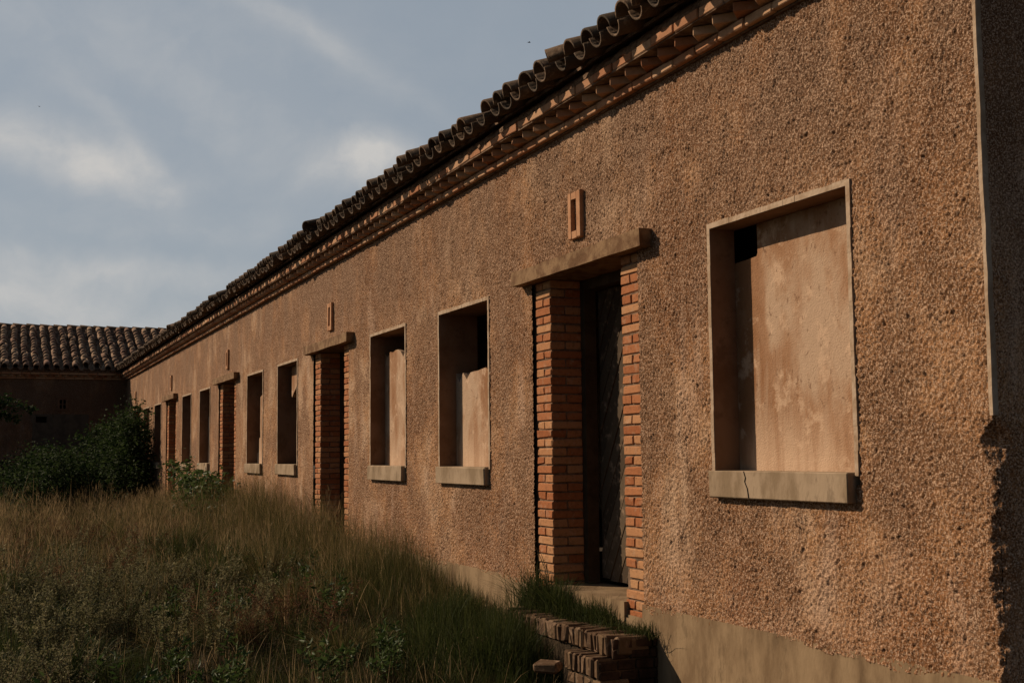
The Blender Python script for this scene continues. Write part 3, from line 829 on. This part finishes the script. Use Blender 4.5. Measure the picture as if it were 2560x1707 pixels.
a2 = blades(np.stack([bx, by, bz], 1), r.uniform(.05, .13, len(bx)), np.full(len(bx), .0042), .5, seed=2)
stuffmesh('grass_seed_heads', [a2], M_STRAW, 'feathery pale seed heads above the dry grass', 'grass')
B = clumps(3900, 24, 60, 22, 1.35, lambda x, y, r: r.random(len(x)) < np.clip(.3+.8*patch(x, y, .9, 7)+.5*(11-(-x))/4, .25, 1), (.4, 1.2), .0030, .34, (.06, .22), .80, .5)
stuffmesh('green_grass', [B[:3]], M_GREEN, 'dark green grass growing under the dry stems and round the steps', 'grass')
# fine low thatch so no bare soil shows between the tussocks
x, y = sampler(110000, 23, 1.5); k = ~on_steps(x, y); x, y = x[k], y[k]; r = np.random.default_rng(6)
C_ = blades(np.stack([x, y, gz(x, y)-.02], 1), r.uniform(.05, .20, len(x)), (.003+.00016*(-x))*r.uniform(.6, 1.4, len(x)), .6, .5, seed=3)
stuffmesh('thatch', [C_], M_THATCH, 'low matted grass and litter between the tussocks', 'grass')
# rank grass in front of the steps
n = 9000; x = r.uniform(-9.0, -7.0, n); y = -.32-np.abs(r.normal(0, .30, n)); ok = (x < -7.12) | (y < -.44); x, y = x[ok], y[ok]; n = len(x)
D_ = blades(np.stack([x, y, gz(x, y)-.02], 1), np.interp(x, [-8.9, -8.2, -7.5, -7.0], [.34, .44, .42, .20])*r.uniform(.4, 1.15, n)*(.6+.8*patch(x, y, 5, 2)), np.full(n, .0045), .45, .5, seed=9)
stuffmesh('rank_grass', [D_], M_GREEN, 'rank green grass in front of the brick steps', 'grass')
r = np.random.default_rng(91); G_ = []          # big leaning tussocks
for q in range(46):
    cx, cy = -r.uniform(8.9, 19), -r.uniform(.7, 3.7)
    if cx > -9.6 and cy > -1.2: continue
    hh_, rr_ = r.uniform(.38, .72)*np.interp(-cx, [8.9, 12], [.65, 1]), r.uniform(.18, .38); n = int(r.uniform(320, 620))
    a = r.uniform(0, 6.283, n); p = np.sqrt(r.random(n))*rr_*.5; bx = cx+np.cos(a)*p; by = np.minimum(cy+np.sin(a)*p, -.1)
    v, qd, t_ = blades(np.stack([bx, by, gz(bx, by)-.02], 1), hh_*r.uniform(.5, 1.1, n), .0045*r.uniform(.6, 1.4, n)+.0001*-cx, .25, .5, 100+q)
    V = v.reshape(-1, 7, 3); tt = np.array([0, 0, .12, .12, .5, .5, 1.])[None]*(r.random(n)*rr_*1.9)[:, None]
    V[:, :, 0] += np.cos(a)[:, None]*tt; V[:, :, 1] += np.sin(a)[:, None]*tt; V[:, :, 2] -= (tt**2)*.35; V[:, :, 1] = np.minimum(V[:, :, 1], -.01)
    G_.append((V.reshape(-1, 3), qd, t_))
stuffmesh('tussock_grass', G_[::2], M_GREEN, 'bigger dark green tussocks arching over the yard grass', 'grass')
stuffmesh('straw_tussocks', G_[1::2], M_DRY, 'bigger straw coloured tussocks arching over the yard grass', 'grass')
n = 5200; x, y = sampler(n, 61, 1.25); k = ~on_steps(x, y) & (y < -.06); x, y = x[k], y[k]; r = np.random.default_rng(62)
F_ = blades(np.stack([x, y, gz(x, y)-.02], 1), np.maximum(hfield(x, y), .25)*r.uniform(.9, 1.45, len(x)), (.0042+.00014*(-x))*r.uniform(.7, 1.3, len(x)), .38, .6, seed=13)
stuffmesh('dry_stalks', [F_], M_STRAW, 'pale bent dry stalks sticking up through the grass', 'grass')
# near ground, outside the frame at the bottom: shorter turf so the yard goes on
x = -r.uniform(-1.0, 8.0, 26000); y = -.05-r.random(26000)*9; k = ~on_steps(x, y)
a4 = blades(np.stack([x[k], y[k], gz(x[k], y[k])-.01], 1), r.uniform(.05, .2, k.sum()), np.full(k.sum(), .0045), .5, .5, seed=4)
stuffmesh('turf', [a4], M_GREEN, 'short dark turf at the bottom edge in front of the steps', 'grass')
# tufts on the steps and against the threshold
n = 5200
cx = r.choice([-8.22, -7.95, -7.75, -7.5, -7.3, -7.1, -6.9, -6.72], n, p=[.16, .17, .15, .15, .12, .09, .06, .10]); x = cx+r.normal(0, .10, n); y = -np.abs(r.normal(0.02, .07, n))-.012
k = (x > -8.5) & (x < -6.5) & (y > -.26); x, y = x[k], y[k]
hh = np.interp(x, [-8.3, -8.0, -7.5, -7.1, -6.8, -6.55], [.30, .24, .17, .12, .07, .10])*r.uniform(.15, 1.3, len(x))*(.5+.9*patch(x, y, 9, 2))
a5 = blades(np.stack([x, y, np.full(len(x), -1.075)], 1), hh, np.full(len(x), .0045), .8, .6, seed=6)
stuffmesh('step_tufts', [a5], M_GREEN, 'green grass tufts growing on the brick steps below the door', 'grass')

def leaf_cloud(C, size, seed, droop=.2, asp=.55):
    """C (n,3) leaf centres -> small folded leaves (two triangles-quads each)"""
    r = np.random.default_rng(seed); n = len(C)
    a = r.normal(0, 1, (n, 3)); a[:, 2] = a[:, 2]*.5-droop; a /= np.linalg.norm(a, axis=1)[:, None]
    b_ = np.cross(a, r.normal(0, 1, (n, 3))); b_ /= np.linalg.norm(b_, axis=1)[:, None]
    c_ = np.cross(a, b_); s = size*r.uniform(.6, 1.3, n)[:, None]
    V = np.stack([C, C+a*s*.45+b_*s*asp*.5+c_*s*.10, C+a*s, C+a*s*.45-b_*s*asp*.5+c_*s*.10], 1)
    o = (np.arange(n)*4)[:, None]
    return V.reshape(-1, 3), np.concatenate([o+np.array([0, 1, 2]), o+np.array([0, 2, 3])])
def shrub(name, base, blobs, nleaf, size, mat, label, cat, seed, nstem=7):
    """blobs: (dx, dy, z, rx, ry, rz) crown masses relative to base"""
    r = np.random.default_rng(seed); root = empty(name, base, label, cat)
    vol = np.array([q[3]*q[4]*q[5] for q in blobs])**.75; cnt = (nleaf*vol/vol.sum()).astype(int); P = []
    for q, c in zip(blobs, cnt):
        ncl = max(10, c//34)                         # sub clumps give the uneven outline
        d = r.normal(0, 1, (ncl, 3)); d /= np.linalg.norm(d, axis=1)[:, None]; rad = r.random(ncl)**.42*r.uniform(.7, 1.32, ncl)
        cc = d*rad[:, None]*np.array(q[3:6])+np.array(q[:3])
        kk = r.integers(0, ncl, c); sp = r.uniform(.04, .17, ncl)
        P.append(cc[kk]+r.normal(0, 1, (c, 3))*sp[kk][:, None])
    P = np.concatenate(P)+np.array(base); P = P[(P[:, 1] < -.02) & (P[:, 0] > XL+.05) & (P[:, 2] > GZ)]
    v, t = leaf_cloud(P, size, seed)
    npmesh('foliage', v, [t], mat, root)
    b = MB()
    for k in range(nstem):
        q = blobs[k % len(blobs)]; e = Vector(base)+Vector((q[0]+r.normal(0, .15), q[1]+r.normal(0, .12), q[2]+q[5]*.5)); e.y = min(e.y, -.06)
        s = Vector(base)+Vector((r.normal(0, .1), r.normal(0, .08), 0)); m_ = s.lerp(e, .5)+Vector((r.normal(0, .08), -.02, .12))
        b.tube([s, m_, e], [.025, .016, .006], 5)
    b.build('branches', M_STEM, root)
    return root
# blob z is measured from the ground
shrub('shrub', (-31.7, -1.05, GZ), [(0, .3, 1.0, 1.6, .75, 1.0), (.3, .45, 1.7, 1.4, .45, .75), (1.1, .6, 2.15, .75, .35, .5), (-1.4, .1, 1.5, .9, .7, .8), (1.6, .35, .9, .9, .55, .9)],
      30000, .085, M_BUSH, 'big dark bush climbing the sunlit wall in the far corner of the yard', 'bush', 31, 9)
shrub('shrub', (-31.5, -2.5, GZ), [(0, 0, .7, 1.8, .8, .75), (.6, .6, 1.05, 1.2, .6, .65), (-1.2, .3, 1.25, 1.1, .7, .6), (-2.2, -.2, .8, 1.1, .7, .7)],
      20000, .08, M_BUSH, 'lower dark bush in front of the shaded far wall, left of the big one', 'bush', 32, 8)
shrub('shrub', (-29.0, -4.0, GZ), [(0, 0, .5, 1.6, .8, .55), (-1.5, .3, .75, 1.5, .8, .6), (.9, .5, .4, 1.2, .6, .4)],
      14000, .08, M_BUSH, 'low dark scrub at the left edge under the far wing', 'bush', 33, 7)
shrub('bramble', (-20.9, -.40, GZ), [(0, 0, 1.0, 1.2, .26, .22), (-1.5, .0, 1.05, .8, .25, .22), (-3.0, .05, 1.28, .42, .13, .10), (-4.1, .05, 1.36, .30, .10, .10), (1.2, .05, .95, .7, .2, .2), (-1.9, .05, 1.30, .22, .12, .14), (0, 0, .6, 1.6, .3, .4)],
      2600, .085, M_BRAM, 'leafy green bramble in front of the sills at mid wall, with one arching shoot', 'bramble', 34, 11)
# branch tips reaching in from a small tree outside the frame
t = empty('small_tree', (-27.5, -5.2, GZ), 'dark leafy branch tips reaching in at the left edge before the far wing', 'tree')
b = MB(); b.tube([(-27.5, -5.2, GZ), (-27.4, -5.1, .0), (-27.3, -4.9, 1.2), (-27.2, -4.6, 2.0)], [.09, .075, .05, .02], 7)
P = []
for (ex, ey, ez) in ((-27.3, -2.75, 1.02), (-27.0, -3.05, .80), (-27.6, -3.15, 1.2), (-27.2, -5.9, 1.9), (-28.2, -5.5, 2.0), (-26.4, -5.3, 1.8), (-27.2, -4.6, 2.2)):
    b.tube([(-27.35, -5.0, .7), ((-27.35+ex)/2, (-5.0+ey)/2, (.7+ez)/2+.25), (ex, ey, ez)], [.03, .015, .004], 5)
    n = 240; tt = np.random.default_rng(int(abs(ex*ey*100))).random(n)**.5; rr = np.random.default_rng(int(abs(ez*999)))
    p = np.array([-27.35, -5.0, .7])[None]*(1-tt[:, None])+np.array([ex, ey, ez])[None]*tt[:, None]; p[:, 2] += .25*np.sin(tt*np.pi)
    P.append(p+rr.normal(0, .07, (n, 3))*(1.2-tt[:, None]*.6))
b.build('trunk', M_STEM, t)
v, tr = leaf_cloud(np.concatenate(P), .10, 8, .4); npmesh('crown', v, [tr], M_BUSH, t)

# weeds: a leafy spike template, copied
def weed(name, nst, hgt, mat, seed, lsize=.02, nl=70, spread=.12, leafy=1.0):
    r = np.random.default_rng(seed); b = MB(); P = []
    for s in range(nst):
        a = r.uniform(0, 6.28); l = r.uniform(.2, 1)*spread; hh = hgt*r.uniform(.6, 1.0)
        p0 = Vector((math.cos(a)*.02, math.sin(a)*.02, 0)); p2 = Vector((math.cos(a)*l*1.6, math.sin(a)*l*1.6, hh)); p1 = p0.lerp(p2, .5)+Vector((math.cos(a)*-.02, math.sin(a)*-.02, .03))
        b.tube([p0, p1, p2], [.004, .003, .0012], 4)
        for k in range(int(nl*leafy)):
            t_ = r.uniform(.22, 1.0)**.8; q = p0.lerp(p1, t_*2) if t_ < .5 else p1.lerp(p2, t_*2-1)
            P.append(np.array(q)+r.normal(0, .010+.012*(1-t_), 3))
    me = bpy.data.meshes.new(name)
    v, t_ = leaf_cloud(np.array(P), lsize, seed, -.6, .35)
    st_ = b.build('stem', M_STEM, None); lf = npmesh('leaves', v, [t_], mat, None)
    root = bpy.data.objects.new(name, None); COL.objects.link(root); st_.parent = root; lf.parent = root
    return root
def copy_tree(o):
    c = o.copy(); COL.objects.link(c)
    for ch in o.children:
        d_ = ch.copy(); COL.objects.link(d_); d_.parent = c
    return c
def place(proto, spots, label, cat, group, hs):
    for i, (x, y) in enumerate(spots):
        o = proto if i == 0 else copy_tree(proto)
        o.location = (x, y, float(gz(np.array(x), np.array(y)))-.02); o.rotation_euler = (random.uniform(-.12, .12), random.uniform(-.12, .12), random.uniform(0, 6.28)); s = random.uniform(*hs); o.scale = (s, s, s)
        tag(o, label, cat, group)
def spots(n, d0, d1, y0, y1, seed, nc=0):
    r = random.Random(seed); o = []
    if nc:
        cs = [(-r.uniform(d0, d1), r.uniform(y0, y1)) for _ in range(nc)]
        while len(o) < n:
            c = r.choice(cs); p = (c[0]+r.gauss(0, .42), c[1]+r.gauss(0, .26))
            if p[1] < -.5 and not (p[0] > -8.6 and p[1] > -.7) and p[0] < -7.3: o.append(p)
        return o
    while len(o) < n:
        p = (-r.uniform(d0, d1), r.uniform(y0, y1))
        if not (p[0] > -8.6 and p[1] > -.6): o.append(p)
    return o
wA = weed('weed', 7, .66, M_WEED, 41, .030, 120, .13); wB = weed('weed', 12, .46, M_WEED, 42, .026, 80, .24)
wC = weed('weed', 11, .58, M_RUST, 43, .022, 90, .22); wD = weed('weed', 2, .85, M_WEED, 44, .022, 110, .05)
place(wA, spots(40, 8.8, 16, -3.8, -1.4, 1), 'upright grey-green weed with small pale leaves among the yard grass', 'weed', 'grey-green weeds standing in the grass', (.7, 1.15))
place(wB, spots(64, 8.2, 13.5, -3.8, -1.5, 2, 11), 'low branching grey-green weed near the bottom of the picture', 'weed', 'low branching weeds in the near grass', (.7, 1.2))
place(wC, spots(66, 9.5, 22, -3.8, -1.2, 3, 16), 'rusty brown dried weed among the yard grass', 'weed', 'rusty dried weeds in the grass', (.7, 1.25))
wE = weed('leafy_weed', 8, .40, M_BRAM, 46, .050, 26, .20)
place(wE, spots(46, 8.0, 14, -3.7, -.8, 5, 14), 'dark green broad-leaved weed low in the grass', 'weed', 'dark broad-leaved weeds in the grass', (.6, 1.2))
place(wD, [(-11.2, -2.5), (-10.6, -2.0), (-12.8, -1.9), (-11.9, -2.9), (-9.7, -2.2), (-9.9, -1.6), (-13.5, -3.1), (-17.5, -2.0), (-17.8, -2.15), (-18.0, -1.85), (-10.2, -3.0), (-12.0, -1.5)],
      'single tall pale weed spike rising above the grass', 'weed', 'tall pale weed spikes', (.7, 1.0))
# dry stalks inside the doorways
dp = weed('dead_plant', 9, .75, M_RUST, 51, .014, 60, .28)
dp.location = (-14.35, .03, -1.0); tag(dp, 'tangled dead plant standing in the second doorway', 'plant')
dq = weed('seed_stalk', 3, .46, M_WEED, 52, .012, 34, .10)
dq.location = (-8.0, -.02, -1.02); tag(dq, 'thin seed stalk at the left foot of the nearest doorway', 'plant')

# ------------------------------------------------------------------ two birds high over the yard
M_BIRD = mat_simple('bird_feathers', (.02, .02, .02), (.04, .035, .03), 9, .8, 0)
def bird(u, v, dist, span, label, yaw):
    c = Vector((0, -CAM_D, 0))+pdir(u, v)*dist; b = MB(); s = span/2
    b.tube([(-.55*s, 0, 0), (-.4*s, 0, .02*s), (0, 0, .03*s), (.35*s, 0, .05*s), (.48*s, 0, .06*s)], [.03*s, .10*s, .15*s, .09*s, .02*s], 6)
    for g_ in (-1, 1):
        vs = [(.2*s, .08*s*g_, .06*s), (-.15*s, .08*s*g_, .06*s), (.25*s, .5*s*g_, .28*s), (-.12*s, .5*s*g_, .26*s), (-.1*s, s*g_, .2*s)]
        b.add(vs+[(p[0], p[1], p[2]-.015*s) for p in vs], [(0, 2, 3, 1), (2, 4, 3), (5, 6, 8, 7), (7, 8, 9), (0, 5, 7, 2), (2, 7, 9, 4), (4, 9, 8, 3), (3, 8, 6, 1)])
    b.add([(-.5*s, 0, .01*s), (-.8*s, .14*s, 0), (-.8*s, -.14*s, 0), (-.78*s, 0, .03*s)], [(0, 1, 3), (0, 3, 2), (0, 2, 1), (1, 2, 3)])
    o = b.build('bird', M_BIRD); o.location = c; o.rotation_euler = (.2, .1, yaw); tag(o, label, 'bird')
bird(1323, 107, 42, .20, 'larger dark bird speck in the sky above the roofline', 1.2)
bird(98, 267, 70, .20, 'tiny dark bird speck at the upper left of the sky', 2.4)
